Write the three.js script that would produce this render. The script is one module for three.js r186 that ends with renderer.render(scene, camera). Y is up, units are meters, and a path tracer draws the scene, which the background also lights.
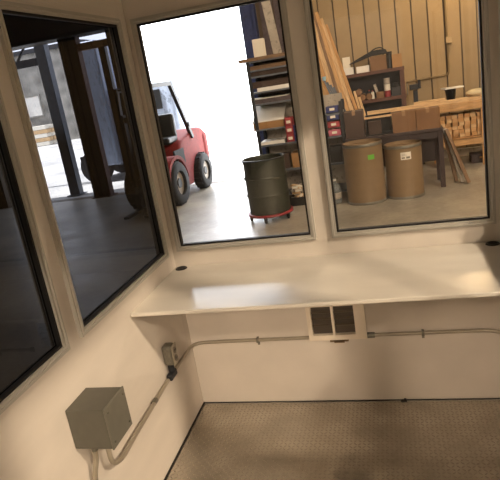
import * as THREE from 'three';
import { mergeGeometries } from 'three/addons/utils/BufferGeometryUtils.js';
import { RoundedBoxGeometry } from 'three/addons/geometries/RoundedBoxGeometry.js';

// ---------------------------------------------------------------- camera, sky, sun, exposure
const scene = new THREE.Scene();
const camera = new THREE.PerspectiveCamera(46.62, 500 / 480, 0.05, 400);
camera.position.set(1.0846, 1.6241, 2.4977);
camera.rotation.order = 'YXZ';
camera.rotation.set(-0.2743, 0.2651, -0.1633);
scene.add(camera);
const renderer = new THREE.WebGLRenderer();
renderer.toneMapping = THREE.LinearToneMapping;
renderer.toneMappingExposure = 1.0;
renderer.shadowMap.enabled = true;
scene.background = new THREE.Color().setRGB(11, 11.2, 12);
const sun = new THREE.DirectionalLight(new THREE.Color().setRGB(1, 0.96, 0.9), 80);
sun.position.set(-27, 40, -11);
sun.target.position.set(-3, 0, -14);
sun.castShadow = true;
sun.shadow.mapSize.set(2048, 2048);
Object.assign(sun.shadow.camera, { left: -40, right: 40, top: 40, bottom: -40, near: 1, far: 120 });
scene.add(sun, sun.target);

// ---------------------------------------------------------------- helpers
let seed = 7;
const rnd = () => { seed = (seed * 16807) % 2147483647; return seed / 2147483647; };
const rr = (a, b) => a + (b - a) * rnd();
const PI = Math.PI;
const taken = {};
function numbered(n) { const k = taken[n] = (taken[n] ?? -1) + 1; return k ? n + '_' + String(k).padStart(3, '0') : n; }

function hash(x, y, s) { let h = (x * 374761393 + y * 668265263 + s * 1442695041) | 0; h = Math.imul(h ^ (h >>> 13), 1274126177); return ((h ^ (h >>> 16)) >>> 0) / 4294967295; }
function vnoise(x, y, px, py, s) {
  const x0 = Math.floor(x), y0 = Math.floor(y), fx = x - x0, fy = y - y0, sx = fx * fx * (3 - 2 * fx), sy = fy * fy * (3 - 2 * fy);
  const m = (a, b) => ((a % b) + b) % b, h = (i, j) => hash(m(x0 + i, px), m(y0 + j, py), s);
  return (h(0, 0) * (1 - sx) + h(1, 0) * sx) * (1 - sy) + (h(0, 1) * (1 - sx) + h(1, 1) * sx) * sy;
}
// tileable fine + coarse noise; fn(u, v, n) -> [r, g, b] (sRGB 0..1)
function noiseTexture(size, fn, srgb = true) {
  const d = new Uint8Array(size * size * 4);
  for (let j = 0; j < size; j++) for (let i = 0; i < size; i++) {
    const c = fn(i / size, j / size), k = (j * size + i) * 4;
    d[k] = 255 * Math.min(1, Math.max(0, c[0])); d[k + 1] = 255 * Math.min(1, Math.max(0, c[1])); d[k + 2] = 255 * Math.min(1, Math.max(0, c[2])); d[k + 3] = 255;
  }
  const t = new THREE.DataTexture(d, size, size);
  t.wrapS = t.wrapT = THREE.RepeatWrapping; t.magFilter = THREE.LinearFilter; t.minFilter = THREE.LinearMipmapLinearFilter; t.generateMipmaps = true;
  if (srgb) t.colorSpace = THREE.SRGBColorSpace;
  t.needsUpdate = true; return t;
}
const fbm = (u, v, f, s, o = 4) => { let a = 0, w = 0.5, t = 0; for (let i = 0; i < o; i++) { a += w * vnoise(u * f, v * f, f, f, s + i); t += w; w *= 0.5; f *= 2; } return a / t; };
const grey = (x) => [x, x, x];
const T = {
  paint: noiseTexture(256, (u, v) => grey(0.93 + 0.07 * fbm(u, v, 6, 1))),
  concrete: noiseTexture(512, (u, v) => { const n = fbm(u, v, 5, 11, 5), f = fbm(u, v, 64, 17, 2), st = fbm(u, v, 3, 23, 3); return grey(0.62 + 0.3 * n + 0.1 * (f - 0.5) - (st > 0.6 ? 0.6 * (st - 0.6) : 0)); }),
  wood: noiseTexture(256, (u, v) => { const w = vnoise(u * 4, v * 40 + 2 * vnoise(u * 6, v * 6, 6, 6, 3), 4, 40, 5), f = vnoise(u * 8, v * 128, 8, 128, 6); const x = 0.72 + 0.2 * w + 0.08 * f; return [x, x * 0.97, x * 0.93]; }),
  card: noiseTexture(256, (u, v) => { const n = fbm(u, v, 8, 31), l = 0.5 + 0.5 * Math.sin(v * PI * 2 * 64); return grey(0.86 + 0.12 * n + 0.02 * l); }),
  steel: noiseTexture(256, (u, v) => { const c = fbm(u, v, 10, 41, 3); return grey(0.8 + 0.2 * c); }),
  grime: noiseTexture(256, (u, v) => { const c = fbm(u, v, 7, 51, 5), s = fbm(u, v, 24, 57, 3); const x = 0.78 + 0.2 * c + 0.06 * (s - 0.5) - (s > 0.68 ? 0.15 : 0); return [x, x * 0.98, x * 0.95]; }),
  rough: noiseTexture(256, (u, v) => grey(0.6 + 0.4 * fbm(u, v, 8, 61)), false),
  bump: noiseTexture(256, (u, v) => grey(fbm(u, v, 16, 71)), false),
};
function rep(t, s) { const c = t.clone(); c.repeat.set(s, s); c.needsUpdate = true; return c; }
function mat(color, roughness = 0.7, metalness = 0, o = {}) { return new THREE.MeshStandardMaterial({ color, roughness, metalness, ...o }); }
const M = {
  wall: mat('#ddd5cb', 0.45, 0, { map: T.paint }),
  ceiling: mat('#cfccc6', 0.7, 0, { map: T.paint }),
  frame: mat('#b4b1aa', 0.45, 0.15),
  gasket: mat('#0d0d0f', 0.6),
  counter: mat('#ded9cf', 0.2, 0, { map: T.paint }),
  edge: mat('#d8cfbf', 0.35),
  black: mat('#121212', 0.5),
  blackGloss: mat('#17181a', 0.3),
  rubber: mat('#1b1b1d', 0.85),
  plate: mat('#c6bdaf', 0.2, 0.7, { map: T.steel, roughnessMap: T.rough }),
  galv: mat('#8f8c82', 0.42, 0.7, { map: T.steel }),
  conduit: mat('#b0a898', 0.4, 0.5, { map: T.paint }),
  jbox: mat('#5f5d54', 0.5, 0.2, { map: T.paint }),
  jlid: mat('#706e64', 0.45, 0.2, { map: T.paint }),
  ventWhite: mat('#e3d8c8', 0.45),
  ventDark: mat('#4a4138', 0.6),
  louver: mat('#5d5347', 0.5),
  concrete: mat('#c0b6a4', 0.5, 0, { map: rep(T.concrete, 0.33), roughnessMap: rep(T.rough, 0.33) }),
  yard: mat('#e4e2de', 0.8, 0, { map: rep(T.concrete, 0.2) }),
  shopWall: mat('#9a835f', 0.6, 0.05, { map: T.paint }),
  shopWallB: mat('#937e5d', 0.6, 0.05, { map: T.paint }),
  rib: mat('#4a3b29', 0.6),
  hall: mat('#83807b', 0.8, 0, { map: T.paint }),
  jamb: mat('#35457c', 0.55, 0.2, { map: T.grime }),
  darkPanel: mat('#5d5257', 0.7, 0, { map: T.grime }),
  darkSteel: mat('#26282e', 0.6, 0.1, { map: T.steel }),
  rust: mat('#4a3029', 0.75, 0.2, { map: T.grime }),
  greySteel: mat('#6a7079', 0.55, 0.3, { map: T.steel }),
  pine: mat('#d2a976', 0.65, 0, { map: rep(T.wood, 1.5) }),
  pineB: mat('#c79a64', 0.65, 0, { map: rep(T.wood, 1.5) }),
  pineC: mat('#e0c094', 0.65, 0, { map: rep(T.wood, 2) }),
  oldWood: mat('#8d7259', 0.75, 0, { map: rep(T.wood, 1.2) }),
  darkWood: mat('#5c3322', 0.6, 0, { map: rep(T.wood, 1.2) }),
  deskWood: mat('#3a2a2b', 0.5, 0, { map: rep(T.wood, 1.2) }),
  card: mat('#a57c50', 0.85, 0, { map: T.card }),
  cardB: mat('#7d5c3f', 0.85, 0, { map: T.card }),
  cardDark: mat('#4c3c34', 0.85, 0, { map: T.card }),
  fiber: mat('#8a7253', 0.7, 0, { map: rep(T.card, 0.8) }),
  fiberIn: mat('#6b5234', 0.9),
  drum: mat('#474b43', 0.5, 0.35, { map: T.grime }),
  red: mat('#8a282e', 0.5),
  forkRed: mat('#8a201d', 0.8, 0, { map: T.grime }),
  blue: mat('#1f2a63', 0.5),
  white: mat('#e8e4dc', 0.6, 0, { map: T.paint }),
  paper: mat('#dcd5c6', 0.8),
  sheet: mat('#b9b2a8', 0.6, 0, { map: T.grime }),
  yellow: mat('#c9a93f', 0.6),
  green: mat('#64b63c', 0.7),
  pink: mat('#b25a6c', 0.6),
  tape: mat('#8a6a48', 0.5),
  kraft: mat('#b89a66', 0.85, 0, { map: T.card }),
  truckBlue: mat('#8d9dba', 0.5, 0.1, { map: T.grime }),
  block: mat('#b9b5ac', 0.85, 0, { map: rep(T.concrete, 0.5) }),
  bag: mat('#d6c7a4', 0.85, 0, { map: T.card }),
  glass: new THREE.MeshPhysicalMaterial({ color: '#f4f6f5', transmission: 1, thickness: 0, roughness: 0.0, ior: 1.5, metalness: 0 }),
  tinted: new THREE.MeshPhysicalMaterial({ color: new THREE.Color().setRGB(0.082, 0.086, 0.095), transmission: 1, thickness: 0, roughness: 0.0, ior: 1.5, metalness: 0, specularIntensity: 0.35 }),
  clearPlastic: new THREE.MeshPhysicalMaterial({ color: '#dfe6e8', transmission: 0.8, thickness: 0, roughness: 0.25, ior: 1.45 }),
};

// box with uv in metres, centred at (x, y, z), turned by (rx, ry, rz) before it is moved
function bx(w, h, d, x = 0, y = 0, z = 0, rx = 0, ry = 0, rz = 0) {
  const g = new THREE.BoxGeometry(w, h, d), uv = g.attributes.uv, dim = [[d, h], [d, h], [w, d], [w, d], [w, h], [w, h]];
  const o = x * 1.37 + y * 2.11 + z * 0.73;
  const long = h > w && h > d;
  for (let i = 0; i < 24; i++) { const [a, b] = dim[i >> 2]; const U = uv.getX(i) * a + o, V = uv.getY(i) * b + o; (long && (i >> 2) !== 2 && (i >> 2) !== 3) ? uv.setXY(i, V, U) : uv.setXY(i, U, V); }
  if (rx || ry || rz) g.applyMatrix4(new THREE.Matrix4().makeRotationFromEuler(new THREE.Euler(rx, ry, rz)));
  g.translate(x, y, z); return g;
}
function rb(w, h, d, r, x = 0, y = 0, z = 0, seg = 2) { const g = new RoundedBoxGeometry(w, h, d, seg, r); g.translate(x, y, z); return g; }
function cyl(r1, r2, h, x = 0, y = 0, z = 0, n = 24, open = false, axis = 'y') { const g = new THREE.CylinderGeometry(r1, r2, h, n, 1, open); if (axis === 'x') g.rotateZ(PI / 2); if (axis === 'z') g.rotateX(PI / 2); g.translate(x, y, z); return g; }
function lathe(pts, n = 40) { return new THREE.LatheGeometry(pts.map(([a, b]) => new THREE.Vector2(a, b)), n); }
function tube(pts, r, n = 40, tension = 0.5) { return new THREE.TubeGeometry(new THREE.CatmullRomCurve3(pts.map((p) => new THREE.Vector3(...p)), false, 'centripetal', tension), n, r, 10); }
// bar between two points (box section w x d)
function bar(a, b, w, d, roll = 0) {
  const A = new THREE.Vector3(...a), B = new THREE.Vector3(...b), v = B.clone().sub(A), L = v.length(), g = bx(w, L, d);
  if (roll) g.rotateY(roll);
  g.applyQuaternion(new THREE.Quaternion().setFromUnitVectors(new THREE.Vector3(0, 1, 0), v.normalize()));
  A.add(B).multiplyScalar(0.5); g.translate(A.x, A.y, A.z); return g;
}
// pipe along straight legs with rounded elbows
function pipe(pts, r, bend = 0.06, n = 8) {
  const path = new THREE.CurvePath(), P = pts.map((p) => new THREE.Vector3(...p)); let last = P[0];
  for (let i = 1; i < P.length; i++) {
    if (i === P.length - 1) { path.add(new THREE.LineCurve3(last, P[i])); break; }
    const u = P[i].clone().sub(P[i - 1]).normalize(), w = P[i + 1].clone().sub(P[i]).normalize();
    const k = Math.min(bend, P[i].distanceTo(P[i - 1]) * 0.48, P[i].distanceTo(P[i + 1]) * 0.48);
    const a = P[i].clone().addScaledVector(u, -k), b = P[i].clone().addScaledVector(w, k);
    path.add(new THREE.LineCurve3(last, a)); path.add(new THREE.QuadraticBezierCurve3(a, P[i].clone(), b)); last = b;
  }
  const L = path.getLength(); return new THREE.TubeGeometry(path, Math.max(12, Math.round(L / 0.012)), r, 10);
}
function obj(name, geos, material, parent = scene) {
  geos = (Array.isArray(geos) ? geos : [geos]).map((g) => { const h = g.index ? g.toNonIndexed() : g; for (const k of Object.keys(h.attributes)) if (!['position', 'normal', 'uv'].includes(k)) h.deleteAttribute(k); return h; });
  const m = new THREE.Mesh(geos.length > 1 ? mergeGeometries(geos) : geos[0], material);
  m.name = parent === scene ? numbered(name) : name; m.castShadow = m.receiveShadow = true; parent.add(m); return m;
}
function tag(o, label, category, group) { o.userData = { ...o.userData, label, category }; if (group) o.userData.group = group; return o; }
function thing(name, label, category, [x, y, z] = [0, 0, 0], turn = 0, group) {
  const o = new THREE.Group(); o.name = numbered(name); scene.add(o); o.position.set(x, y, z); o.rotation.y = turn; return tag(o, label, category, group);
}
function struct(name, geos, m, label, category) { const o = obj(name, geos, m); o.userData = { kind: 'structure', label, category }; return o; }
function structGroup(name, label, category, [x, y, z] = [0, 0, 0], turn = 0) { const o = new THREE.Group(); o.name = numbered(name); o.position.set(x, y, z); o.rotation.y = turn; o.userData = { kind: 'structure', label, category }; scene.add(o); return o; }
// wall plate in the xy plane with rectangular holes [x0, x1, y0, y1], thickness t towards -z
function plate(x0, x1, y0, y1, holes, t) {
  const s = new THREE.Shape(); s.moveTo(x0, y0); s.lineTo(x1, y0); s.lineTo(x1, y1); s.lineTo(x0, y1); s.closePath();
  for (const [a, b, c, d] of holes) { const h = new THREE.Path(); h.moveTo(a, c); h.lineTo(a, d); h.lineTo(b, d); h.lineTo(b, c); h.closePath(); s.holes.push(h); }
  const g = new THREE.ExtrudeGeometry(s, { depth: t, bevelEnabled: false }); g.translate(0, 0, -t); return g;
}
const ring = (x0, x1, y0, y1, w, t) => plate(x0, x1, y0, y1, [[x0 + w, x1 - w, y0 + w, y1 - w]], t);

const FL = -0.45;               // shop floor level; the booth floor is y = 0
const W = 1.55, LEN = 3.1, CH = 2.25, YB = 0.901, YT = 1.941, YC = 0.792, DC = 0.564;

// ---------------------------------------------------------------- booth shell
const wt = 0.03, fw = 0.028;
const frontGlass = [[0.055, 0.700], [0.829, 1.482]];
const leftGlass = [[0.119, 0.909], [1.048, 1.838], [1.977, 2.767]];
const hole = ([a, b]) => [a - 0.012, b + 0.012, YB - 0.012, YT + 0.012];
struct('wall_front', plate(-wt, W + wt, FL + 0.12, CH, frontGlass.map(hole), wt), M.wall, 'off-white painted front wall of the booth below the big windows', 'wall');
{
  const g = plate(0, LEN, FL + 0.12, CH, leftGlass.map(hole), wt); g.scale(-1, 1, 1); g.rotateY(PI / 2);   // local x -> world z
  const idx = g.toNonIndexed(); const p = idx.attributes.position; for (let i = 0; i < p.count; i += 3) { const a = [p.getX(i), p.getY(i), p.getZ(i)], c = [p.getX(i + 2), p.getY(i + 2), p.getZ(i + 2)]; p.setXYZ(i, ...c); p.setXYZ(i + 2, ...a); }
  idx.computeVertexNormals();
  struct('wall_left', idx, M.wall, 'off-white painted left wall of the booth with dark windows', 'wall');
  const r = plate(0, LEN, FL + 0.12, CH, leftGlass.map(hole), wt); r.rotateY(-PI / 2); r.translate(W, 0, 0);
  struct('wall_right', r, M.wall, 'off-white painted right wall of the booth outside the picture', 'wall');
  struct('wall_back', (() => { const k = plate(-wt, W + wt, FL + 0.12, CH, [[0.35, 1.3, 0.0, 2.05]], wt); k.translate(0, 0, LEN + wt); return k; })(), M.wall, 'off-white rear wall of the booth with an open doorway', 'wall');
}
struct('ceiling', bx(W + 2 * wt, 0.06, LEN + 2 * wt, W / 2, CH + 0.03, LEN / 2), M.ceiling, 'off-white booth ceiling above the windows', 'ceiling');

const floor = structGroup('floor', 'worn diamond plate steel floor of the booth', 'floor');
obj('floor_plate', bx(W - 0.02, 0.02, LEN - 0.02, W / 2, -0.01, LEN / 2), M.plate, floor);
obj('floor_subframe', bx(W, 0.08, LEN, W / 2, -0.065, LEN / 2), M.black, floor);
{
  const L = 0.012, B = 0.0038, H = 0.0014;
  const g = new THREE.BufferGeometry();
  const top = [[-L * 0.55, H, 0], [0, H, B * 0.5], [L * 0.55, H, 0], [0, H, -B * 0.5]], bot = [[-L, 0, 0], [0, 0, B], [L, 0, 0], [0, 0, -B]], v = [];
  const tri = (a, b, c) => v.push(...a, ...b, ...c);
  tri(top[0], top[1], top[2]); tri(top[0], top[2], top[3]);
  for (let i = 0; i < 4; i++) { const j = (i + 1) % 4; tri(bot[i], bot[j], top[j]); tri(bot[i], top[j], top[i]); }
  g.setAttribute('position', new THREE.Float32BufferAttribute(v, 3)); g.computeVertexNormals();
  const pitch = 0.02, nx = Math.floor((W - 0.03) / pitch), nz = Math.floor(1.5 / pitch);
  const im = new THREE.InstancedMesh(g, M.plate, nx * nz); im.name = 'raised_tread'; im.userData.kind = 'stuff'; im.castShadow = im.receiveShadow = true;
  const m = new THREE.Matrix4(); let k = 0;
  for (let i = 0; i < nx; i++) for (let j = 0; j < nz; j++) { m.makeRotationY((i + j) % 2 ? PI / 4 : -PI / 4); m.setPosition(0.02 + (i + 0.5) * pitch, 0, 0.014 + (j + 0.5) * pitch); im.setMatrixAt(k++, m); }
  floor.add(im);
}
struct('trim_1', [bx(W + 2 * wt, 0.12, LEN + 2 * wt, W / 2, FL + 0.06, LEN / 2)], M.darkSteel, 'dark steel skid that carries the booth', 'skid');

struct('trim_2', [bx(0.009, 0.005, LEN, 0.0045, 0.0025, LEN / 2), bx(W, 0.004, 0.006, W / 2, 0.002, 0.003)], M.black, 'black sealant line around the edge of the booth floor', 'sealant');

// windows: frame, black gasket, pane
function makeWindow(n, label, w, at, turn, flip, glass) {
  const g = structGroup('window_' + n, label, 'window', at, turn), h = YT - YB;
  const F = ring(-fw, w + fw, -fw, h + fw, fw - 0.004, 0.024); F.translate(0, 0, 0.014);
  const B = ring(-fw + 0.006, w + fw - 0.006, -fw + 0.006, h + fw - 0.006, 0.008, 0.006); B.translate(0, 0, 0.02);
  obj('window_frame', [F, B], M.frame, g);
  const k = ring(-0.006, w + 0.006, -0.006, h + 0.006, 0.011, 0.02); k.translate(0, 0, 0.006);
  obj('gasket', k, M.gasket, g);
  const p = new THREE.PlaneGeometry(w + 0.008, h + 0.008); p.translate(w / 2, h / 2, -0.008);
  obj('pane', p, glass, g);
  const o = ring(-fw, w + fw, -fw, h + fw, fw - 0.004, 0.006); o.translate(0, 0, -wt);
  obj('outer_frame', o, M.frame, g);
}
makeWindow(1, 'left window of the front wall looking at the open door and red forklift', 0.645, [0.055, YB, 0], 0, 1, M.glass);
makeWindow(2, 'right window of the front wall looking at the lumber and fibre drums', 0.653, [0.829, YB, 0], 0, 1, M.glass);
leftGlass.forEach(([a, b], i) => makeWindow(3 + i, ['dark window of the left wall next to the corner', 'dark window of the left wall nearest the picture edge', 'dark window of the left wall behind the viewer'][i], b - a, [0, YB, b], PI / 2, 1, M.tinted));
leftGlass.forEach(([a, b], i) => makeWindow(6 + i, ['window of the right wall next to the front corner', 'middle window of the right wall', 'rear window of the right wall'][i], b - a, [W, YB, a], -PI / 2, 1, M.glass));

// ---------------------------------------------------------------- shop hall
const HX0 = -13, HX1 = 9, ZB = -9.4, HZ1 = 12, HY = 6.2;
const shopFloor = struct('floor_shop', bx(HX1 - HX0, 0.2, HZ1 - ZB, (HX0 + HX1) / 2, FL - 0.1, (ZB + HZ1) / 2), M.concrete, 'grey concrete shop floor around the booth', 'floor');
struct('ceiling_shop', bx(HX1 - HX0 + 0.6, 0.2, HZ1 - ZB + 0.6, (HX0 + HX1) / 2, HY + 0.1, (ZB + HZ1) / 2), M.hall, 'high roof of the shop outside the picture', 'ceiling');
struct('wall_shop_left', bx(0.3, HY - FL + 0.4, HZ1 - ZB + 0.6, HX0 - 0.15, (HY + FL) / 2, (ZB + HZ1) / 2), M.hall, 'dim left wall of the shop', 'wall');
struct('wall_shop_right', bx(0.3, HY - FL + 0.4, HZ1 - ZB + 0.6, HX1 + 0.15, (HY + FL) / 2, (ZB + HZ1) / 2), M.hall, 'dim right wall of the shop outside the picture', 'wall');
struct('wall_shop_rear', bx(HX1 - HX0, HY - FL + 0.4, 0.3, (HX0 + HX1) / 2, (HY + FL) / 2, HZ1 + 0.15), M.hall, 'dim shop wall behind the viewer', 'wall');
// far wall with two door openings: x -8.2..-4.3 (header at 3.1) and -4.0..-1.5 (header at 4.6)
const far = structGroup('wall_shop_front', 'tan ribbed metal wall at the far side of the shop', 'wall');
obj('wall_backing', (() => { const g = plate(HX0, HX1, FL - 0.2, HY + 0.2, [[-8.2, -4.45, FL, 3.16], [-4.1, -1.5, FL, 4.6]], 0.3); g.translate(0, 0, ZB - 0.01); return g; })(), M.rib, far);
{
  const pw = 0.264, pitch = 0.292; let i = 0;
  for (let x = -1.16; x < HX1 - pitch; x += pitch, i++) {
    const g = bx(pw, HY - FL, 0.03, x + pw / 2, (HY + FL) / 2, ZB + 0.005);
    obj('wall_panel', g, x < -0.4 ? M.darkPanel : i % 3 === 1 ? M.shopWallB : M.shopWall, far);
  }
}
obj('door_jamb', [bx(0.26, 5.1, 0.16, -1.42, FL + 2.55, ZB + 0.07), bx(0.05, 5.1, 0.22, -1.27, FL + 2.55, ZB + 0.1)], M.jamb, far);
obj('door_header', bx(3.85, 0.9, 0.2, -6.32, 3.62, ZB + 0.09), M.darkSteel, far);
obj('door_header', bx(3.9, 0.06, 0.26, -6.3, 3.19, ZB + 0.12), M.darkSteel, far);
obj('timber_lintel', bx(0.92, 0.15, 0.12, -4.92, 2.93, ZB - 0.12), M.oldWood, far);
obj('corner_post', bx(0.42, 4.0, 0.3, -4.27, FL + 2.0, ZB + 0.1), M.darkSteel, far);
const col = thing('steel_column', 'wide dark rusty steel column seen through the dark corner window', 'column', [-5.55, FL, ZB - 0.1]);
obj('web', bx(0.34, 3.63, 0.05, 0, 1.815, 0), M.darkSteel, col);
obj('flange', bx(0.05, 3.63, 0.3, -0.18, 1.815, 0), M.darkSteel, col);
obj('flange', bx(0.05, 3.63, 0.2, 0.18, 1.815, 0), M.rust, col);
obj('base_plate', bx(0.5, 0.02, 0.4, 0, 0.01, 0), M.rust, col);
const col2 = thing('steel_post', 'thin black steel post seen through the dark corner window', 'post', [-4.79, FL, ZB - 0.1]);
obj('shaft', bx(0.15, 3.3, 0.12, 0, 1.65, 0), M.black, col2);
obj('base_plate', bx(0.24, 0.015, 0.2, 0, 0.0075, 0), M.black, col2);
const col3 = thing('canopy_post', 'grey canopy post standing in the bright yard', 'post', [-6.7, FL, -10.2]);
obj('shaft', bx(0.27, 3.95, 0.2, 0, 1.975, 0), M.greySteel, col3);
obj('base_plate', bx(0.4, 0.02, 0.35, 0, 0.01, 0), M.greySteel, col3);

// the yard outside
struct('ground_yard', bx(90, 0.2, 70, -10, FL - 0.12, ZB - 35.3), M.yard, 'bright concrete yard outside the open doors', 'yard');
{
  const c = thing('yard_canopy', 'dark steel canopy trusses over the yard behind the corner window', 'canopy', [-9.7, 0, -12]);
  obj('beam', bx(3.6, 0.2, 0.16, 0.2, 3.05, 0), M.darkSteel, c);
  obj('beam', bx(3.6, 0.1, 0.1, 0.2, 3.62, 0), M.darkSteel, c);
  for (let i = 0; i < 4; i++) obj('diagonal', bar([-1.5 + i * 0.85, 3.12, 0], [-1.08 + i * 0.85, 3.58, 0], 0.05, 0.05), M.darkSteel, c);
  for (const x of [-1.55, 1.95]) obj('leg', bx(0.14, 3.5, 0.14, x, FL + 1.75, 0), M.darkSteel, c);
  const b = thing('yard_building', 'grey block building across the yard', 'building', [-27.5, FL, -38]);
  obj('wall', bx(16, 6.5, 4, 0, 3.25, 0), M.block, b);
  { const x = 3.2, f = obj('window', ring(x - 0.7, x + 0.7, 2.0, 3.6, 0.1, 0.1).translate(0, 0, 2.1), M.block, b); obj('pane', bx(1.2, 1.4, 0.04, x, 2.8, 2.02), M.white, f); }
  obj('roof_edge', bx(16.4, 0.3, 4.4, 0, 6.65, 0), M.darkSteel, b);
  const t = thing('lumber_stack', 'low stack of pale timber in front of the grey block building', 'lumber', [-25.5, FL, -34]);
  for (let i = 0; i < 5; i++) for (let k = 0; k < 2; k++) obj('timber', bx(7 - (i % 2) * 0.4, 0.26, 0.5, (i % 2) * 0.3, 0.14 + i * 0.28, k * 0.56), i % 2 ? M.pineC : M.paper, t);
}
{
  // truck standing outside: tall body and lower cab
  const t = thing('delivery_truck', 'blue-grey box truck parked outside behind the thin black post', 'truck', [-6.35, FL, -12.7]);
  obj('cargo_body', rb(0.9, 3.3, 2.0, 0.05, -0.17, 2.1, 0), M.truckBlue, t);
  obj('cab', rb(1.7, 1.75, 1.9, 0.14, 1.35, 1.62, 0), M.truckBlue, t);
  obj('windscreen', bx(0.04, 0.6, 1.5, 2.19, 1.95, 0), M.blackGloss, t);
  obj('side_window', bx(0.7, 0.5, 0.03, 1.45, 2.0, 0.95), M.blackGloss, t);
  obj('chassis', bx(3.3, 0.3, 1.2, 0.5, 0.6, 0), M.darkSteel, t);
  for (const [x, z] of [[-0.55, 0.8], [-0.55, -0.8], [1.45, 0.8], [1.45, -0.8]]) { const w = obj('wheel', cyl(0.45, 0.45, 0.28, x, 0.45, z, 28, false, 'z'), M.rubber, t); obj('hub', cyl(0.22, 0.22, 0.3, x, 0.45, z, 20, false, 'z'), M.greySteel, w); }
}

// high bay lamps of the shop (warm), each with its own light
function highBay(x, y, z, power, label, tint = [1, 0.775, 0.56]) {
  const l = thing('high_bay_lamp', label, 'lamp', [x, y, z], 0, 'warm high bay lamps under the shop roof');
  const shade = new THREE.LatheGeometry([[0.06, 0.34], [0.1, 0.3], [0.16, 0.14], [0.27, 0.0], [0.262, 0.0], [0.15, 0.13], [0.09, 0.28]].map(([a, b]) => new THREE.Vector2(a, b)), 32);
  obj('shade', shade, mat('#b9b9b5', 0.35, 0.7), l);
  obj('ballast', cyl(0.09, 0.09, 0.22, 0, 0.45, 0), M.darkSteel, l);
  obj('suspension_rod', cyl(0.012, 0.012, HY - y - 0.5, 0, 0.53 + (HY - y - 0.5) / 2, 0, 8), M.darkSteel, l);
  const bm = mat('#ffffff', 0.5, 0, { emissive: new THREE.Color().setRGB(...tint), emissiveIntensity: 12 });
  obj('bulb', new THREE.SphereGeometry(0.09, 20, 14).translate(0, 0.04, 0), bm, l);
  const p = new THREE.PointLight(new THREE.Color().setRGB(...tint), power, 0, 2); p.position.set(0, -0.02, 0); p.castShadow = true; p.shadow.radius = 12; l.add(p);
}
highBay(2.7, 3.7, -8.6, 12, 'orange high bay lamp over the lumber crate', [1, 0.66, 0.32]);
highBay(2.6, 5.0, -5.0, 48, 'warm high bay lamp over the fibre drums');
highBay(5.6, 4.8, 3.0, 130, 'warm high bay lamp right of the booth front');
highBay(5.6, 4.8, 6.4, 130, 'warm high bay lamp right of the booth rear');
highBay(2.2, 4.8, 9.6, 130, 'warm high bay lamp behind the booth on the right');
highBay(-0.8, 4.8, 8.4, 95, 'warm high bay lamp behind the booth on the left');

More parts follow.
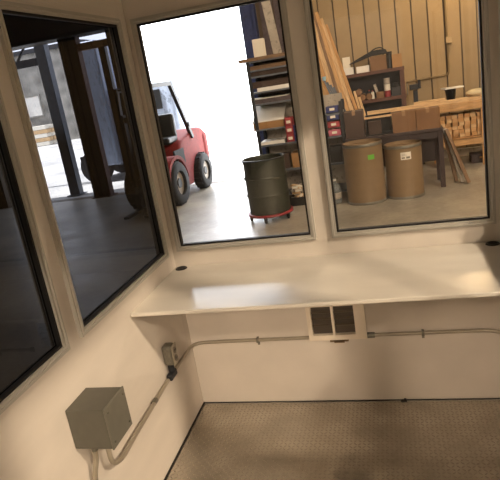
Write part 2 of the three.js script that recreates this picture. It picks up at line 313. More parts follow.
// ---------------------------------------------------------------- booth fittings
{
  const c = thing('counter', 'glossy cream counter along the front wall under the windows', 'counter', [0, YC, 0]);
  obj('countertop', rb(W - 0.004, 0.018, DC - 0.002, 0.005, W / 2, -0.009, DC / 2 + 0.001, 3), M.counter, c);
  obj('cleat', bx(W - 0.02, 0.03, 0.03, W / 2, -0.033, 0.016), M.edge, c);
  for (const [x, s] of [[0.045, 'left'], [1.487, 'right']]) {
    const g = thing('cable_grommet', 'black oval cable grommet in the ' + s + ' back corner of the counter', 'grommet', [x, YC, 0.04], 0, 'counter grommets');
    obj('rim', lathe([[0.018, 0.001], [0.02, 0.005], [0.026, 0.005], [0.03, 0.0]], 32), M.black, g);
    obj('cap', cyl(0.019, 0.019, 0.003, 0, 0.0015, 0), M.rubber, g);
  }
  const e = thing('junction_box', 'grey green steel junction box on the left wall', 'junction box', [0, 0.555, 1.045]);
  obj('body', rb(0.138, 0.147, 0.14, 0.004, 0.0692, 0.0735, 0), M.jbox, e);
  obj('lid', rb(0.006, 0.151, 0.144, 0.002, 0.1412, 0.0735, 0), M.jlid, e);
  for (const [y, z] of [[0.02, -0.055], [0.127, 0.055], [0.02, 0.055], [0.127, -0.055]]) obj('screw', cyl(0.004, 0.004, 0.003, 0.1455, y, z, 12, false, 'x'), M.jbox, e);
  for (const [x, z] of [[0.05, -0.035], [0.05, 0.04]]) obj('connector', [cyl(0.014, 0.014, 0.01, x, -0.005, z), cyl(0.0115, 0.0115, 0.016, x, -0.018, z)], M.galv, e);
  // conduit from the junction box to the outlet
  const a = thing('conduit', 'steel conduit curving from the junction box to the outlet box', 'conduit', [0, 0, 0]);
  obj('tube', pipe([[0.05, 0.53, 1.01], [0.048, 0.41, 1.01], [0.04, 0.372, 0.93], [0.03, 0.372, 0.8], [0.016, 0.372, 0.385]], 0.0095, 0.09), M.conduit, a);
  obj('coupling', [cyl(0.0122, 0.0122, 0.03, 0.0195, 0.372, 0.56, 18, false, 'z')], M.galv, a);
  const b = thing('conduit', 'short steel conduit dropping from the junction box to the floor', 'conduit', [0, 0, 0]);
  obj('tube', pipe([[0.05, 0.53, 1.085], [0.046, 0.49, 1.085], [0.02, 0.42, 1.085], [0.013, 0.005, 1.085]], 0.009, 0.04), M.conduit, b);
  obj('strap', bx(0.004, 0.02, 0.05, 0.027, 0.2, 1.085), M.galv, b);
  const d = thing('conduit', 'long steel conduit running along the front wall under the counter', 'conduit', [0, 0, 0]);
  obj('tube', pipe([[0.02, 0.378, 0.30], [0.016, 0.372, 0.15], [0.02, 0.371, 0.02], [0.15, 0.37, 0.014], [1.3, 0.37, 0.014], [W - 0.015, 0.368, 0.014], [W - 0.014, 0.36, 0.6]], 0.009, 0.11), M.conduit, d);
  for (const x of [0.365, 1.17]) obj('strap', [bx(0.012, 0.003, 0.024, x, 0.381, 0.0125), bx(0.012, 0.022, 0.003, x, 0.37, 0.0245), bx(0.012, 0.026, 0.003, x, 0.35, 0.0018)], M.galv, d);
  obj('coupling', [cyl(0.014, 0.014, 0.035, 0.93, 0.37, 0.014, 18, false, 'x')], M.galv, d);
  const o = thing('outlet_box', 'small galvanized outlet box on the left wall near the corner', 'outlet', [0, 0.43, 0.335]);
  obj('box', rb(0.05, 0.1, 0.056, 0.014, 0.0255, 0.05, 0), M.galv, o);
  obj('cover_plate', rb(0.004, 0.098, 0.054, 0.0018, 0.0525, 0.05, 0), M.conduit, o);
  for (const y of [0.03, 0.07]) { const r = obj('receptacle', cyl(0.015, 0.015, 0.004, 0.056, y, 0, 24, false, 'x'), mat('#7c7468', 0.5), o); obj('slot', [bx(0.002, 0.009, 0.002, 0.0585, y + 0.002, 0.005), bx(0.002, 0.009, 0.002, 0.0585, y + 0.002, -0.005)], M.black, r); }
  obj('conduit_body', [rb(0.028, 0.032, 0.075, 0.008, 0.019, -0.055, 0.005), cyl(0.015, 0.015, 0.03, 0.02, -0.022, 0, 18)], M.darkSteel, o);
  const v = thing('vent_grille', 'white framed vent with two dark louvred openings under the counter', 'vent', [0.757, 0.36, 0.0]);
  const FW = 0.125;
  const fr = plate(-FW, FW + 0.03, 0.0, 0.195, [[-FW + 0.022, -0.006, 0.026, 0.178], [0.006, FW - 0.022, 0.026, 0.178]], 0.03); fr.translate(0, 0, 0.0315);
  obj('frame', fr, M.ventWhite, v);
  for (const s of [-1, 1]) { const k = obj('opening', bx(0.1, 0.156, 0.004, s * 0.054, 0.102, 0.004), M.ventDark, v); for (let i = 0; i < 3; i++) obj('louver', bx(0.096, 0.003, 0.012, s * 0.0545, 0.075 + i * 0.034, 0.014, 0.6), M.louver, k); }
  obj('bracket', [bx(0.09, 0.01, 0.03, 0.02, -0.005, 0.017), bx(0.05, 0.016, 0.004, 0.02, -0.008, 0.03)], mat('#7a6247', 0.6), v);
  const s = thing('weld_tab', 'small dark tab at the foot of the front wall', 'tab', [1.055, 0, 0.014]);
  obj('tab_plate', [rb(0.03, 0.01, 0.016, 0.003, 0, 0.005, 0), cyl(0.006, 0.006, 0.012, 0.006, 0.01, 0)], M.black, s);
}

// ---------------------------------------------------------------- shop: forklift in the doorway
{
  const f = thing('forklift', 'red forklift standing in the bright open doorway', 'forklift', [-3.28, FL, -8.15], -0.035);
  // local: +z forward (towards the booth), +x the side we see
  const side = new THREE.Shape();
  side.moveTo(-1.55, 0.34); side.lineTo(-1.62, 0.7); side.lineTo(-1.5, 1.16); side.quadraticCurveTo(-1.3, 1.28, -0.95, 1.26); side.lineTo(-0.15, 1.12); side.quadraticCurveTo(0.0, 1.06, 0.05, 0.86); side.lineTo(0.3, 0.58); side.lineTo(0.42, 0.28); side.lineTo(-0.4, 0.26); side.quadraticCurveTo(-0.55, 0.78, -0.95, 0.78); side.quadraticCurveTo(-1.32, 0.76, -1.42, 0.34); side.closePath();
  const body = new THREE.ExtrudeGeometry(side, { depth: 0.62, bevelEnabled: true, bevelSize: 0.05, bevelThickness: 0.05, bevelSegments: 3, steps: 1 });
  body.translate(0, 0, -0.31); body.rotateY(-PI / 2);   // shape x -> world z
  obj('body', body, M.forkRed, f);
  obj('counterweight', rb(0.78, 0.62, 0.34, 0.12, 0, 0.88, -1.5, 4), M.forkRed, f);
  obj('front_fender', (() => { const s2 = new THREE.Shape(); s2.absarc(0, 0, 0.53, 0.1, PI * 0.98); s2.absarc(0, 0, 0.46, PI * 0.98, 0.1, true); const g = new THREE.ExtrudeGeometry(s2, { depth: 0.26, bevelEnabled: false }); g.translate(0, 0, -0.13); g.rotateY(-PI / 2); g.translate(0.37, 0.42, 0.62); return g; })(), M.forkRed, f);
  obj('floor_deck', rb(0.66, 0.3, 1.0, 0.04, 0, 0.5, 0.55), M.darkSteel, f);
  obj('dashboard', rb(0.66, 0.5, 0.12, 0.04, 0, 0.9, 0.75), M.black, f);
  for (const [z, r, w] of [[0.62, 0.42, 0.3], [-0.95, 0.38, 0.24]]) for (const sx of [-1, 1]) {
    const x = sx * 0.37, tire = lathe([[r * 0.56, -w / 2], [r * 0.9, -w / 2], [r, -w * 0.34], [r, w * 0.34], [r * 0.9, w / 2], [r * 0.56, w / 2], [r * 0.5, 0], [r * 0.56, -w / 2]], 40); tire.rotateZ(PI / 2); tire.translate(x, r, z);
    const lugs = []; for (let i = 0; i < 20; i++) { const a = i / 20 * 2 * PI; const g = bx(w * 0.7, 0.05, 0.05); g.rotateX(a); g.translate(x, r + Math.cos(a) * (r - 0.005), z + Math.sin(a) * (r - 0.005)); lugs.push(g); }
    const T1 = obj('wheel', [tire, ...lugs], M.rubber, f);
    obj('rim', [cyl(r * 0.56, r * 0.56, w * 0.6, x, r, z, 32, false, 'x')], M.sheet, T1); obj('hub', cyl(r * 0.2, r * 0.22, w * 0.75, x, r, z, 20, false, 'x'), M.darkSteel, T1);
  }
  for (const sx of [-1, 1]) {
    obj('guard_pillar', bar([sx * 0.37, 1.14, -0.72], [sx * 0.32, 2.26, -0.16], 0.07, 0.08), M.black, f);
    obj('guard_pillar', bar([sx * 0.37, 0.6, 1.0], [sx * 0.32, 2.26, 0.86], 0.07, 0.08), M.black, f);
    obj('guard_rail', bx(0.07, 0.08, 1.1, sx * 0.32, 2.28, 0.37), M.black, f);
  }
  for (let i = 0; i < 6; i++) obj('guard_bar', bx(0.64, 0.03, 0.05, 0, 2.29, -0.16 + i * 0.2), M.black, f);
  obj('seat', [rb(0.5, 0.14, 0.5, 0.05, 0, 1.2, 0.0), rb(0.48, 0.5, 0.14, 0.05, 0, 1.46, -0.22)], M.black, f);
  obj('engine_side_panel', rb(0.04, 0.3, 0.5, 0.015, 0.355, 0.86, 0.12), M.rubber, f);
  const sw = new THREE.TorusGeometry(0.17, 0.016, 8, 28); sw.rotateX(-1.0); sw.translate(0, 1.35, 0.6);
  obj('steering_wheel', [sw, bar([0, 0.95, 0.78], [0, 1.35, 0.6], 0.04, 0.04)], M.black, f);
  obj('rear_light', [cyl(0.05, 0.05, 0.05, 0.39, 1.42, -0.6, 16, false, 'x')], M.black, f);
  for (const sx of [-1, 1]) obj('mast_rail', bx(0.08, 1.75, 0.12, sx * 0.22, 0.97, 1.03), M.darkSteel, f);
  for (const y of [1.75, 0.9]) obj('mast_crossbar', bx(0.36, 0.1, 0.08, 0, y, 1.03), M.darkSteel, f);
  for (const sx of [-1, 1]) obj('fork', [bx(0.1, 0.5, 0.05, sx * 0.2, 0.32, 1.13), bx(0.1, 0.04, 0.6, sx * 0.2, 0.08, 1.43)], M.darkSteel, f);
}

// ---------------------------------------------------------------- steel drum on a red dolly
{
  const dl = thing('drum_dolly', 'red wheeled dolly under the dark steel drum', 'dolly', [-0.74, FL, -5.72]);
  obj('ring_frame', lathe([[0.29, 0.09], [0.35, 0.09], [0.35, 0.125], [0.29, 0.125], [0.29, 0.09]], 40), M.red, dl);
  obj('crossbar', [bx(0.62, 0.03, 0.06, 0, 0.105, 0), bx(0.06, 0.03, 0.62, 0, 0.105, 0)], M.red, dl);
  for (let i = 0; i < 5; i++) { const a = 0.4 + i * 2 * PI / 5, x = Math.cos(a) * 0.31, z = Math.sin(a) * 0.31; const w = obj('caster', [cyl(0.035, 0.035, 0.028, x, 0.035, z, 18, false, 'x')], M.rubber, dl); obj('fork', [bx(0.006, 0.07, 0.03, x + 0.019, 0.06, z), bx(0.006, 0.07, 0.03, x - 0.019, 0.06, z), bx(0.05, 0.01, 0.05, x, 0.085, z)], M.darkSteel, w); }
  const d = thing('steel_drum', 'dark grey open steel drum standing on the red dolly', 'drum', [-0.74, FL + 0.125, -5.72]);
  const R = 0.315, H = 0.83, pr = [[0.0, 0.01], [R - 0.02, 0.01], [R - 0.005, 0.0], [R + 0.006, 0.012], [R, 0.03]];
  for (const y of [H * 0.34, H * 0.66]) pr.push([R, y - 0.025], [R + 0.013, y - 0.008], [R + 0.013, y + 0.008], [R, y + 0.025]);
  pr.push([R, H - 0.03], [R + 0.008, H - 0.012], [R + 0.004, H], [R - 0.008, H], [R - 0.01, H - 0.03], [R - 0.012, 0.05], [0, 0.05]);
  obj('shell', lathe(pr, 48), M.drum, d);
  const cr = new THREE.TorusGeometry(R + 0.006, 0.009, 8, 48); cr.rotateX(PI / 2); cr.translate(0, H - 0.01, 0); obj('top_rim', cr, M.darkSteel, d);
}

// ---------------------------------------------------------------- material rack behind the drum
const RZ = -7.0;
{
  const r = thing('material_rack', 'tall steel rack full of boards behind the dark drum', 'rack', [-0.36, FL, RZ]);
  for (const [x, z] of [[-0.62, 0.28], [-0.62, -0.28], [0.15, 0.28], [0.15, -0.28], [0.78, 0.28], [0.78, -0.28]]) obj('post', bx(0.05, x > 0.5 ? 1.55 : 2.36, 0.05, x, x > 0.5 ? 0.775 : 1.18, z), M.darkSteel, r);
  for (const y of [2.36, 2.22, 2.12, 1.87, 1.68]) obj('shelf', bx(0.74, 0.025, 0.6, -0.26, y, 0), M.greySteel, r);
  for (const y of [1.0, 0.56, 0.1]) obj('shelf', bx(1.42, 0.03, 0.6, 0.08, y, 0), M.greySteel, r);
  obj('shelf', bx(0.7, 0.03, 0.6, 0.44, 1.36, 0), M.greySteel, r);
  obj('back_panel', bx(1.4, 1.6, 0.012, 0.08, 0.85, -0.31), M.sheet, r);
  obj('upper_back_panel', bx(0.74, 0.7, 0.012, -0.26, 2.01, -0.31), M.darkPanel, r);
  const base = (x, y, z) => [-0.36 + x, FL + y, RZ + z];
  const put = (name, label, cat, w, h, d, m, x, y, z, group, ry = 0) => { const o = obj(name, bx(w, h, d, 0, h / 2, 0), m); o.position.set(...base(x, y, z)); o.rotation.y = ry; tag(o, label, cat, group); return o; };
  const G = 'boards stacked on the tall rack';
  put('board', 'thick tan plank lying across the top of the tall rack', 'board', 0.96, 0.05, 0.5, M.oldWood, -0.28, 2.3727, 0.08, G);
  put('board', 'wide brown board just below the top plank of the tall rack', 'board', 0.8, 0.06, 0.5, M.oldWood, -0.26, 2.2327, 0, G);
  put('board', 'dark board lying under the brown board on the tall rack', 'board', 0.66, 0.07, 0.5, M.cardDark, -0.27, 2.1327, 0, G);
  put('board', 'pale panel showing its edge on the fourth shelf of the tall rack', 'board', 0.62, 0.06, 0.5, M.white, -0.22, 1.8827, 0, G);
  put('board', 'dark stacked boards above the pale panel of the tall rack', 'board', 0.68, 0.1, 0.5, M.cardDark, -0.26, 1.943, 0, G);
  put('sheet_stack', 'dark folded sheets on the fifth shelf of the tall rack', 'sheets', 0.7, 0.07, 0.5, M.darkPanel, -0.26, 1.6927, 0, G);
  put('sheet', 'thin white sheet sticking out at the left of the tall rack', 'sheet', 0.66, 0.015, 0.5, M.white, -0.38, 1.763, 0, G);
  put('carton', 'small white carton on top of the tall rack', 'box', 0.18, 0.28, 0.14, M.paper, -0.43, 2.4232, 0.08, 'cartons on the racks');
  const lean = obj('panel', bx(0.14, 0.9, 0.02, 0, 0.45, 0), M.sheet); lean.position.set(...base(-0.15, 2.43, 0.02)); lean.rotation.z = 0.1; tag(lean, 'tall narrow pale panel standing on top of the tall rack', 'panel');
  // white-topped flat box, sticking out at the left
  const wb = thing('flat_box', 'flat brown box with a tilted white lid beside red boxes', 'box', base(-0.43, 1.2803, 0.0));
  obj('shelf', bx(0.54, 0.02, 0.62, -0.42, 1.27, 0.03), M.greySteel, r);
  obj('carton_body', bx(0.52, 0.11, 0.5, 0, 0.055, 0), M.card, wb); obj('lid', bx(0.54, 0.012, 0.54, 0, 0.235, 0.0, 0.46), M.white, wb);
  // red and blue small boxes
  for (const [cx, cols, nm] of [[-0.085, ['red', 'red', 'red'], 'left'], [0.045, ['blue', 'blue', 'red'], 'right']]) cols.forEach((c, i) => {
    const b = thing('parts_box', `${c} parts box with white tag, ${['bottom', 'middle', 'top'][i]} of the ${nm} column beside the window mullion`, 'box', base(cx, 1.0151 + i * 0.133, 0.2), 0, 'red and blue boxes on the rack');
    obj('box_body', rb(0.122, 0.13, 0.2, 0.008, 0, 0.0652, 0), M[c], b); obj('tag', bx(0.07, 0.045, 0.003, 0, 0.06, 0.1015), M.paper, b);
  });
  const sh = put('carton', 'pale flat carton on the middle shelf above the dark drum', 'box', 0.42, 0.05, 0.4, M.white, -0.4, 1.0151, 0.08, 'cartons on the racks');
  put('carton', 'dark carton behind the rim of the steel drum', 'box', 0.36, 0.24, 0.3, M.cardDark, -0.34, 0.5752, 0.1, 'cartons on the racks');
  put('carton', 'tan carton beside the drum under the red boxes', 'box', 0.24, 0.24, 0.3, M.card, 0.0, 0.5752, 0.1, 'cartons on the racks');
  // bin of scraps on the lowest shelf
  const bin = thing('scrap_bin', 'dark open bin with scraps to the right of the steel drum', 'bin', [-0.4, FL, -6.5]);
  for (const z of [0.13, -0.13]) obj('bin_wall', bx(0.4, 0.14, 0.012, 0, 0.07, z), M.black, bin);
  for (const x of [0.194, -0.194]) obj('bin_wall', bx(0.012, 0.14, 0.25, x, 0.07, 0), M.black, bin);
  obj('bin_bottom', bx(0.38, 0.012, 0.25, 0, 0.006, 0), M.black, bin);
  for (let i = 0; i < 16; i++) {
    const s = obj('offcut', bx(rr(0.05, 0.09), 0.03, rr(0.1, 0.18)), [M.paper, M.pineC, M.sheet][i % 3]);
    s.position.set(-0.4 + rr(-0.12, 0.12), FL + 0.1 + (i % 5) * 0.05, -6.5 + rr(-0.05, 0.05)); s.rotation.set(rr(-0.5, 0.5), rr(0, 3), rr(-0.4, 0.4));
    tag(s, 'pale offcut piled in the dark bin beside the steel drum', 'offcut', 'offcuts in the dark bin');
  }
  // right of the mullion: blue/red bins column, clear jar
  for (const [y, c, where] of [[0.0, 'pink', 'lowest'], [0.13, 'red', 'third'], [0.25, 'blue', 'second'], [0.37, 'blue', 'topmost']]) {
    const b = thing('parts_bin', `${c} parts bin, ${where} in the column at the left edge of the right window`, 'bin', base(0.64, 1.0152 + y, 0.19), 0, 'parts bins on the rack end');
    obj('tray', rb(0.2, 0.1, 0.2, 0.01, 0, 0.0505, 0), M[c], b); obj('tag', bx(0.08, 0.04, 0.003, 0, 0.055, 0.1015), M.paper, b);
  }
  const jar = thing('plastic_jug', 'clear plastic jug on the floor beside the left fibre drum', 'jug', [0.22, FL, -6.3]);
  obj('jug_body', lathe([[0, 0.0], [0.09, 0.0], [0.1, 0.02], [0.1, 0.24], [0.07, 0.3], [0.03, 0.33], [0.03, 0.36]], 28), M.clearPlastic, jar);
  obj('cap', cyl(0.034, 0.034, 0.03, 0, 0.375, 0), M.white, jar);
  obj('jug_label', cyl(0.1008, 0.1008, 0.1, 0, 0.13, 0, 28, true), M.sheet, jar);
  put('carton', 'black box on the shelf left of the left fibre drum', 'box', 0.2, 0.26, 0.26, M.black, 0.62, 0.5752, 0.12, 'cartons on the racks');
  // pipes standing at the rack end
  for (let i = 0; i < 4; i++) {
    const p = thing('pipe', ['grey pipe with a pale blue cap leaning at the mullion edge', 'second thin grey pipe leaning beside the capped pipe', 'third thin grey pipe leaning beside the capped pipe', 'rightmost thin grey pipe leaning toward the dark carton'][i], 'pipe', [0, 0, 0], 0, 'pipes leaning by the rack');
    const a = [0.74 + i * 0.05, FL + 0.01, -7.46], b2 = [0.11 + i * 0.05, 1.44 - i * 0.05, -7.8];
    obj('shaft', tube([a, [(a[0] + b2[0]) / 2, (a[1] + b2[1]) / 2, (a[2] + b2[2]) / 2], b2], 0.017, 6), M.greySteel, p);
    if (i === 0) obj('cap', cyl(0.035, 0.03, 0.07, b2[0], b2[1] + 0.02, b2[2]), mat('#8fb4c8', 0.5), p);
  }
}

// ---------------------------------------------------------------- long boards leaning against the far wall
{
  const ord = ['first', 'second', 'third', 'fourth', 'fifth', 'sixth', 'seventh'];
  const tones = [M.pine, M.pineB, M.pineC, M.oldWood, M.pine, M.pineC, M.pineB];
  for (let i = 0; i < 7; i++) {   // seven long boards
    const o = obj('board', bar([0.30 + i * 0.105, FL + 0.02, -7.95 + i * 0.045], [-0.36 + i * 0.085, 3.2 - i * 0.13, -9.28 + i * 0.045], [0.1, 0.08, 0.09, 0.06, 0.08, 0.07, 0.06][i], 0.035), tones[i]);
    tag(o, `${ord[i]} long board from the mullion among those leaning on the far wall`, 'board', 'boards leaning at the far wall');
  }
  [['taller short pale lath leaning on the shelving unit', 0.9, 0.56, 1.12], ['shorter pale lath leaning on the shelving unit', 0.97, 0.64, 1.0]].forEach(([l, xb, xt, yt], i) => tag(obj('lath', bar([xb, FL + 0.02, -8.3], [xt, yt, -8.8], 0.045, 0.03), M.pineC), l, 'lath', 'boards leaning at the far wall'));
}

// ---------------------------------------------------------------- fibre drums
function fibreDrum(x, z, r, h, label, tagMat, tagSize, ta) {
  const d = thing('fibre_drum', label, 'drum', [x, FL, z], 0, 'brown fibre drums');
  obj('shell', lathe([[0, 0.012], [r - 0.01, 0.012], [r, 0.0], [r + 0.004, 0.03], [r, 0.05], [r, h - 0.06], [r - 0.003, h], [r - 0.012, h], [r - 0.012, 0.03], [0, 0.03]], 48), M.fiber, d);
  for (const y of [0.02, h - 0.03]) { const t = lathe([[r + 0.001, y - 0.022], [r + 0.007, y - 0.018], [r + 0.007, y + 0.018], [r + 0.001, y + 0.022]], 48); obj('chime_band', t, M.galv, d); }
  obj('lid_disc', lathe([[0, h - 0.06], [r - 0.014, h - 0.06], [r - 0.014, h - 0.045], [0, h - 0.05]], 40), M.fiberIn, d);
  const lab = new THREE.CylinderGeometry(r + 0.003, r + 0.003, tagSize[1], 12, 1, true, ta - tagSize[0] / r / 2, tagSize[0] / r); lab.translate(0, tagSize[2], 0);
  obj('drum_label', lab, tagMat, d);
}
function printedLabel() {
  const c = document.createElement('canvas'); c.width = 128; c.height = 96; const g = c.getContext('2d');
  g.fillStyle = '#dcd6ca'; g.fillRect(0, 0, 128, 96); g.fillStyle = '#8a8378';
  for (let i = 0; i < 4; i++) g.fillRect(10, 14 + i * 10, 40 + (i * 23) % 45, 4);
  g.fillStyle = '#6d675e'; g.fillRect(66, 58, 46, 26); g.fillRect(10, 62, 40, 18);
  const t = new THREE.CanvasTexture(c); t.colorSpace = THREE.SRGBColorSpace; return mat('#ffffff', 0.8, 0, { map: t });
}
fibreDrum(0.71, -6.22, 0.295, 0.93, 'left brown fibre drum with a small green label', M.green, [0.1, 0.07, 0.72], 0.45);
fibreDrum(1.305, -6.32, 0.275, 0.82, 'right brown fibre drum with a white printed label', printedLabel(), [0.15, 0.11, 0.66], 0.12);

// ---------------------------------------------------------------- desk behind the drums and what stands on it
const DZ = -6.95;
{
  const d = thing('work_table', 'dark brown work table behind the two fibre drums', 'table', [1.19, FL, DZ]);
  obj('tabletop', rb(1.5, 0.05, 0.7, 0.008, 0, 0.915, 0), M.deskWood, d);
  obj('apron', bx(1.4, 0.1, 0.03, 0, 0.84, 0.3), M.deskWood, d);
  obj('modesty_panel', bx(1.38, 0.55, 0.02, 0, 0.6, -0.3), M.deskWood, d);
  for (const [x, z] of [[-0.7, 0.3], [0.7, 0.3], [-0.7, -0.3], [0.7, -0.3]]) obj('leg', bx(0.07, 0.89, 0.07, x, 0.445, z), M.deskWood, d);
  const top = FL + 0.94;
  function carton(w, h, dd, m, at, ry, label, g, flap) {
    const c = thing('cardboard_box', label, 'box', at, ry, g);
    obj('carton_body', bx(w, h, dd, 0, h / 2, 0), m, c);
    obj('seam_tape', [bx(0.05, 0.002, dd, 0, h + 0.001, 0), bx(0.05, 0.06, 0.002, 0, h - 0.03, dd / 2 + 0.001)], M.tape, c);
    if (flap) obj('flap', bx(w, 0.004, flap, 0, h, dd / 2, 0.5), m, c);
    return c;
  }
  carton(0.35, 0.31, 0.42, M.cardB, [1.37, top, DZ + 0.12], 0, 'left of the two brown boxes on the work table', 'boxes on the work table');
  carton(0.35, 0.31, 0.42, M.cardB, [1.728, top, DZ + 0.12], 0, 'right of the two brown boxes on the work table', 'boxes on the work table');
  const cr = thing('open_crate', 'dark open crate with pale edge beside the brown boxes', 'crate', [0.98, top, DZ + 0.1]);
  obj('side', [bx(0.4, 0.3, 0.014, 0, 0.15, -0.16), bx(0.014, 0.3, 0.32, -0.2, 0.15, 0), bx(0.014, 0.3, 0.32, 0.2, 0.15, 0)], M.black, cr);
  obj('bottom', bx(0.4, 0.014, 0.34, 0, 0.007, 0), M.black, cr);
  obj('front_rail', bx(0.42, 0.03, 0.03, 0, 0.285, 0.17), M.pineC, cr);
  obj('packed_block', bx(0.2, 0.2, 0.2, -0.06, 0.114, 0.03), M.cardDark, cr);
  // long pale lumber strip lying on the boxes
  const st = obj('lumber_strip', bar([0.82, 0.829, DZ + 0.02], [2.36, 0.829, DZ + 0.02], 0.05, 0.14), M.pineC); tag(st, 'long pale lumber strip lying across the brown boxes', 'lumber');
  const st2 = obj('lumber_strip', bar([1.55, 0.8755, DZ + 0.0], [2.02, 0.8755, DZ + 0.0], 0.04, 0.1), M.pineC); tag(st2, 'short pale lumber piece lying on the long strip', 'lumber');
  carton(0.3, 0.42, 0.3, M.cardDark, [0.61, top, -6.8], 0, 'dark square carton at the left end of the work table', 'dark cartons');
  carton(0.24, 0.2, 0.16, M.card, [0.86, top, -7.2], 0.0, 'small tan box behind the dark square carton', 'boxes on the work table');
  // planks leaning on the table end
  const P = [[2.28, 2.0, 'pale', M.oldWood], [2.2, 1.985, 'grey', M.sheet], [2.12, 1.97, 'brown', M.oldWood]];
  P.forEach(([xb, xt, c, m], i) => { const o = obj('plank', bar([xb, FL + 0.01, -6.7 - i * 0.1], [xt, 0.42, -6.85 - i * 0.1], 0.05, 0.1), m); tag(o, `${['right', 'middle', 'left'][i]} ${c} plank of the three leaning on the table end`, 'plank', 'planks leaning on the work table'); });
}

// ---------------------------------------------------------------- bookcase against the far wall
{
  const Z = -9.08, b = thing('bookcase', 'dark brown open shelving unit against the tan ribbed wall', 'shelf', [0.9, FL, Z]);
  for (const x of [-0.6, 0.57]) obj('upright', bx(0.08, 1.86, 0.46, x, 0.93, 0), M.darkWood, b);
  for (const y of [1.86, 1.34, 0.8, 0.15]) obj('shelf', bx(1.26, 0.06, 0.48, -0.01, y, 0.01), M.darkWood, b);
  obj('back_panel', bx(1.2, 1.8, 0.012, -0.01, 0.95, -0.22), mat('#25252c', 0.8), b);
  const yt = FL + 1.89, ym = FL + 1.37, y3 = FL + 0.83;
  const g = 'things on the dark shelving unit';
  const item = (name, label, cat, geos, m, at, ry = 0) => { const o = obj(name, geos, m); o.position.set(...at); o.rotation.y = ry; tag(o, label, cat, g); return o; };
  const cb = (w, h, d) => [bx(w, h, d, 0, h / 2, 0)];
  item('carton', 'long white carton at the left end of the shelving top', 'box', cb(0.24, 0.13, 0.3), M.white, [0.46, yt, Z + 0.06]);
  item('carton', 'second white carton on the shelving top', 'box', cb(0.24, 0.12, 0.3), M.white, [0.76, yt, Z + 0.06]);
  item('carton', 'small white box on the left white carton', 'box', cb(0.14, 0.2, 0.12), M.paper, [0.46, yt + 0.1305, Z + 0.06]);
  item('carton', 'brown carton beside the white cartons on the shelving top', 'box', cb(0.3, 0.26, 0.3), M.cardB, [1.06, yt, Z + 0.05]);
  item('carton', 'tan carton at the right end of the shelving top', 'box', cb(0.18, 0.24, 0.26), M.card, [1.4, yt, Z + 0.05]);
  const can = thing('canister', 'black canister between the brown and tan cartons', 'canister', [1.265, yt, Z + 0.1], 0, g); obj('canister_body', lathe([[0, 0], [0.05, 0], [0.053, 0.01], [0.053, 0.26], [0.05, 0.28], [0, 0.28]], 24), M.black, can); obj('lid', cyl(0.054, 0.054, 0.03, 0, 0.29, 0), M.rubber, can);
  const bag = thing('tool_bag', 'long black tool bag sagging over the cartons on the shelving top', 'bag', [0.84, yt + 0.262, Z + 0.05], 0, g);
  const s = new THREE.Shape(); s.moveTo(-0.32, -0.13); s.quadraticCurveTo(-0.1, 0.0, 0.08, 0.09); s.quadraticCurveTo(0.2, 0.13, 0.36, 0.1); s.lineTo(0.4, 0.0); s.lineTo(0.1, 0.005); s.quadraticCurveTo(-0.1, -0.08, -0.32, -0.13);
  obj('bag_body', new THREE.ExtrudeGeometry(s, { depth: 0.2, bevelEnabled: true, bevelSize: 0.012, bevelThickness: 0.02, bevelSegments: 2 }).scale(1, 0.72, 1).translate(0, 0.02, -0.1), M.rubber, bag);
  obj('handle', tube([[0.08, 0.08, 0], [0.16, 0.13, 0], [0.28, 0.14, 0], [0.36, 0.08, 0]], 0.012, 20), M.rubber, bag);
  // middle shelf
  for (let i = 0; i < 4; i++) { const o = obj('paper_roll', [cyl(0.06, 0.06, 0.34, 0, 0, 0, 20, false, 'z')], M.cardB); o.position.set(0.58 + (i % 3) * 0.125 + (i === 3 ? 0.0625 : 0), ym + 0.06 + (i === 3 ? 0.105 : 0), Z + 0.06); tag(o, ['left', 'middle', 'right', 'topmost'][i] + ' brown paper roll in the pile on the middle shelf', 'roll', g); }
  item('carton', 'slanted pale folder standing on the middle shelf', 'folder', [bx(0.05, 0.26, 0.2, 0, 0.135, 0, 0, 0, 0.25)], M.sheet, [0.98, ym + 0.001, Z + 0.04]);
  for (let i = 0; i < 3; i++) { const o = obj('tin_can', [cyl(0.06, 0.06, 0.115, 0, 0.0575, 0, 24), cyl(0.063, 0.063, 0.008, 0, 0.111, 0, 24)], [M.red, M.paper, M.sheet][i]); o.position.set(1.18, ym + i * 0.1165, Z + 0.08); tag(o, ['bottom red', 'middle white', 'top grey'][i] + ' tin in the stack on the middle shelf', 'tin', g); }
  item('carton', 'brown block box in front of the tins on the middle shelf', 'box', cb(0.14, 0.12, 0.2), M.cardB, [1.04, ym, Z + 0.14]);
  item('carton', 'dark parts case at the right end of the middle shelf', 'case', cb(0.16, 0.16, 0.24), M.darkSteel, [1.345, ym, Z + 0.08]);
  const k = thing('open_carton', 'yellowish carton with an open flap on the lower shelf', 'box', [1.12, y3, Z + 0.12], 0, g); obj('carton_body', bx(0.26, 0.26, 0.2, 0, 0.13, 0), M.kraft, k); obj('flap', bx(0.28, 0.006, 0.14, -0.02, 0.25, 0.14, 0.5), M.kraft, k);
  item('carton', 'brown carton on the lower shelf behind the dark crate', 'box', cb(0.24, 0.22, 0.26), M.card, [0.68, y3, Z + 0.08]);
  for (const [x, z2, m, l, h] of [[0.9, 0.16, M.paper, 'white spray can in front of the slanted folder', 0.15], [0.84, 0.2, M.darkSteel, 'dark spray can left of the white spray can', 0.17]]) {
    const o = thing('spray_can', l, 'can', [x, ym, Z + z2], 0, g); obj('can_body', lathe([[0, 0], [0.028, 0], [0.03, 0.006], [0.03, h - 0.03], [0.018, h - 0.012], [0, h - 0.012]], 20), m, o); obj('nozzle', cyl(0.012, 0.014, 0.022, 0, h, 0, 12), M.red, o);
  }
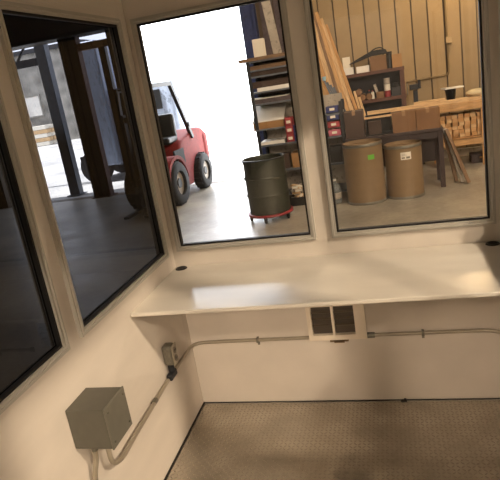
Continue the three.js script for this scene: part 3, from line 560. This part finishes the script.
  const coil = (x, y, z2, l) => { const a = []; for (let i = 0; i < 4; i++) { const t = new THREE.TorusGeometry(0.09 - i * 0.006, 0.011, 8, 28); t.rotateX(PI / 2); t.translate((i % 2) * 0.008, 0.011 + i * 0.02, 0); a.push(t); } const o = obj('cable_coil', a, M.rubber); o.position.set(x, y, z2); tag(o, l, 'cable', g); };
  coil(1.36, ym + 0.1605, Z + 0.08, 'black cable coil on the dark parts case');
  const tb = thing('toolbox', 'dark toolbox on the lower shelf between two cartons', 'toolbox', [0.91, y3, Z + 0.08], 0, g); obj('toolbox_body', rb(0.15, 0.13, 0.24, 0.01, 0, 0.066, 0), M.darkSteel, tb); obj('lid', rb(0.154, 0.04, 0.244, 0.012, 0, 0.15, 0), M.rubber, tb); obj('handle', tube([[0, 0.165, -0.07], [0, 0.21, -0.05], [0, 0.21, 0.05], [0, 0.165, 0.07]], 0.007, 16), M.galv, tb);
  // vise on a stand right of the bookcase
  const v = thing('bench_vise', 'dark vise on a post beside the shelving unit', 'vise', [1.69, FL, -8.9]);
  obj('post', [bx(0.08, 1.42, 0.08, 0, 0.71, 0), bx(0.16, 0.02, 0.24, 0, 0.01, 0)], M.darkSteel, v); obj('jaw', [rb(0.16, 0.1, 0.1, 0.01, -0.02, 1.48, 0), rb(0.05, 0.16, 0.12, 0.01, 0.08, 1.52, 0)], M.darkSteel, v); obj('handle', [cyl(0.01, 0.01, 0.22, -0.14, 1.46, 0, 10)], M.galv, v);
  // conduit and switch box on the wall
  const c = thing('wall_conduit', 'thin conduit with a small switch box on the tan ribbed wall', 'conduit', [0, 0, 0]);
  obj('tube', pipe([[2.36, 6.0, ZB + 0.05], [2.36, 1.14, ZB + 0.05], [1.56, 1.12, ZB + 0.05]], 0.02, 0.1), mat('#7d6a4c', 0.5, 0.3), c);
  obj('switch_box', rb(0.11, 0.12, 0.07, 0.008, 2.39, 1.78, ZB + 0.07), mat('#a08a66', 0.5, 0.2), c);
}

// ---------------------------------------------------------------- lumber crate at the right with blocks
{
  const cx = 2.6, cz = -8.45, c = thing('lumber_crate', 'open pine crate holding short wood blocks', 'crate', [cx, FL, cz]);
  for (const [x, z] of [[-0.62, 0.3], [0.62, 0.3], [-0.62, -0.3], [0.62, -0.3], [0.16, 0.33]]) obj('post', bx(0.09, x === 0.16 ? 1.12 : 1.12, 0.06, x, 0.56, z), M.pineB, c);
  for (const y of [1.08, 0.44]) for (const z of [0.36, -0.36]) obj('rail', bx(1.34, y > 1 ? 0.14 : 0.1, 0.035, 0, y, z), M.pine, c);
  for (let i = 0; i < 6; i++) obj('slat', bx(1.24, 0.025, 0.1, 0, 0.5125, -0.28 + i * 0.11), M.pineB, c);
  obj('back_slat', [bx(1.3, 0.12, 0.02, 0, 0.66, -0.32), bx(1.3, 0.12, 0.02, 0, 0.84, -0.32)], M.pineB, c);
  let n = 0;
  for (let row = 0; row < 6; row++) for (let k = 0; k < 11; k++) {
    const L = rr(0.32, 0.46), o = obj('wood_block', bx(0.088, 0.066, L), [M.pineC, M.pine, M.pineB][n % 3]); n++;
    o.position.set(cx - 0.52 + k * 0.104 + rr(-0.005, 0.005), FL + 0.526 + 0.034 + row * 0.0675, cz + 0.26 - L / 2 + rr(-0.03, 0.03)); o.rotation.y = rr(-0.05, 0.05);
    tag(o, 'short pale wood block stacked inside the pine crate', 'block', 'wood blocks in the pine crate');
  }
  const B = [[-0.3, 1.1505, 0.3, 0.9, 0.05, 0.12, 'pale board lying along the front rail of the pine crate'], [0.1, 1.1505, 0.02, 1.2, 0.04, 0.14, 'pale board lying across the middle of the pine crate'], [0.36, 1.1505, 0.35, 0.5, 0.06, 0.1, 'short thick board on the right end of the pine crate']];
  B.forEach(([x, y, z, w, h, d, l]) => { const o = obj('board', bx(w, h, d, 0, h / 2, 0), M.pineC); o.position.set(cx + x, FL + y, cz + z); tag(o, l, 'board', 'boards on the pine crate'); });
  const lid = obj('crate_deck', bx(1.3, 0.02, 0.6, 0, 1.14, 0), M.pineB, c);
  const bu = thing('bucket', 'black bucket with a white board on top of the pine crate', 'bucket', [cx - 0.36, FL + 1.2006, cz + 0.3]);
  obj('bucket_body', lathe([[0, 0], [0.07, 0], [0.095, 0.19], [0.1, 0.19], [0.1, 0.2], [0, 0.2]], 28), M.black, bu); obj('top_board', bx(0.32, 0.02, 0.26, 0.03, 0.21, 0, 0, 0.2), M.white, bu);
  const sk = obj('sack', (() => { const g = new THREE.SphereGeometry(1, 28, 18); g.scale(0.22, 0.07, 0.14); const p = g.attributes.position; for (let i = 0; i < p.count; i++) { const f = 1 + 0.14 * (vnoise(p.getX(i) * 14 + 50, p.getZ(i) * 14 + 50, 999, 999, 3) - 0.5); p.setXYZ(i, p.getX(i) * f, Math.max(-0.06, p.getY(i) * f), p.getZ(i) * f); } g.computeVertexNormals(); g.translate(0, 0.06, 0); return g; })(), M.bag);
  sk.position.set(cx + 0.14, FL + 1.191, cz + 0.02); tag(sk, 'pale slumped sack lying on the pine crate', 'sack');
  const pl = thing('floor_box', 'dark low box on the floor under the pine crate', 'box', [cx + 0.15, FL, cz]); obj('box_body', rb(0.4, 0.16, 0.3, 0.01, 0, 0.08, 0), M.deskWood, pl); obj('handle', bx(0.12, 0.03, 0.015, 0, 0.1, 0.156), M.pineB, pl);
  const sill = obj('floor_beam', bx(2.6, 0.14, 0.14, 0, 0.07, 0), M.sheet); sill.position.set(3.3, FL, ZB + 0.12); tag(sill, 'pale beam along the foot of the tan wall behind the crate', 'beam');
}

scene.traverse((o) => { if (o.isMesh) o.castShadow = o.receiveShadow = true; });
renderer.render(scene, camera);
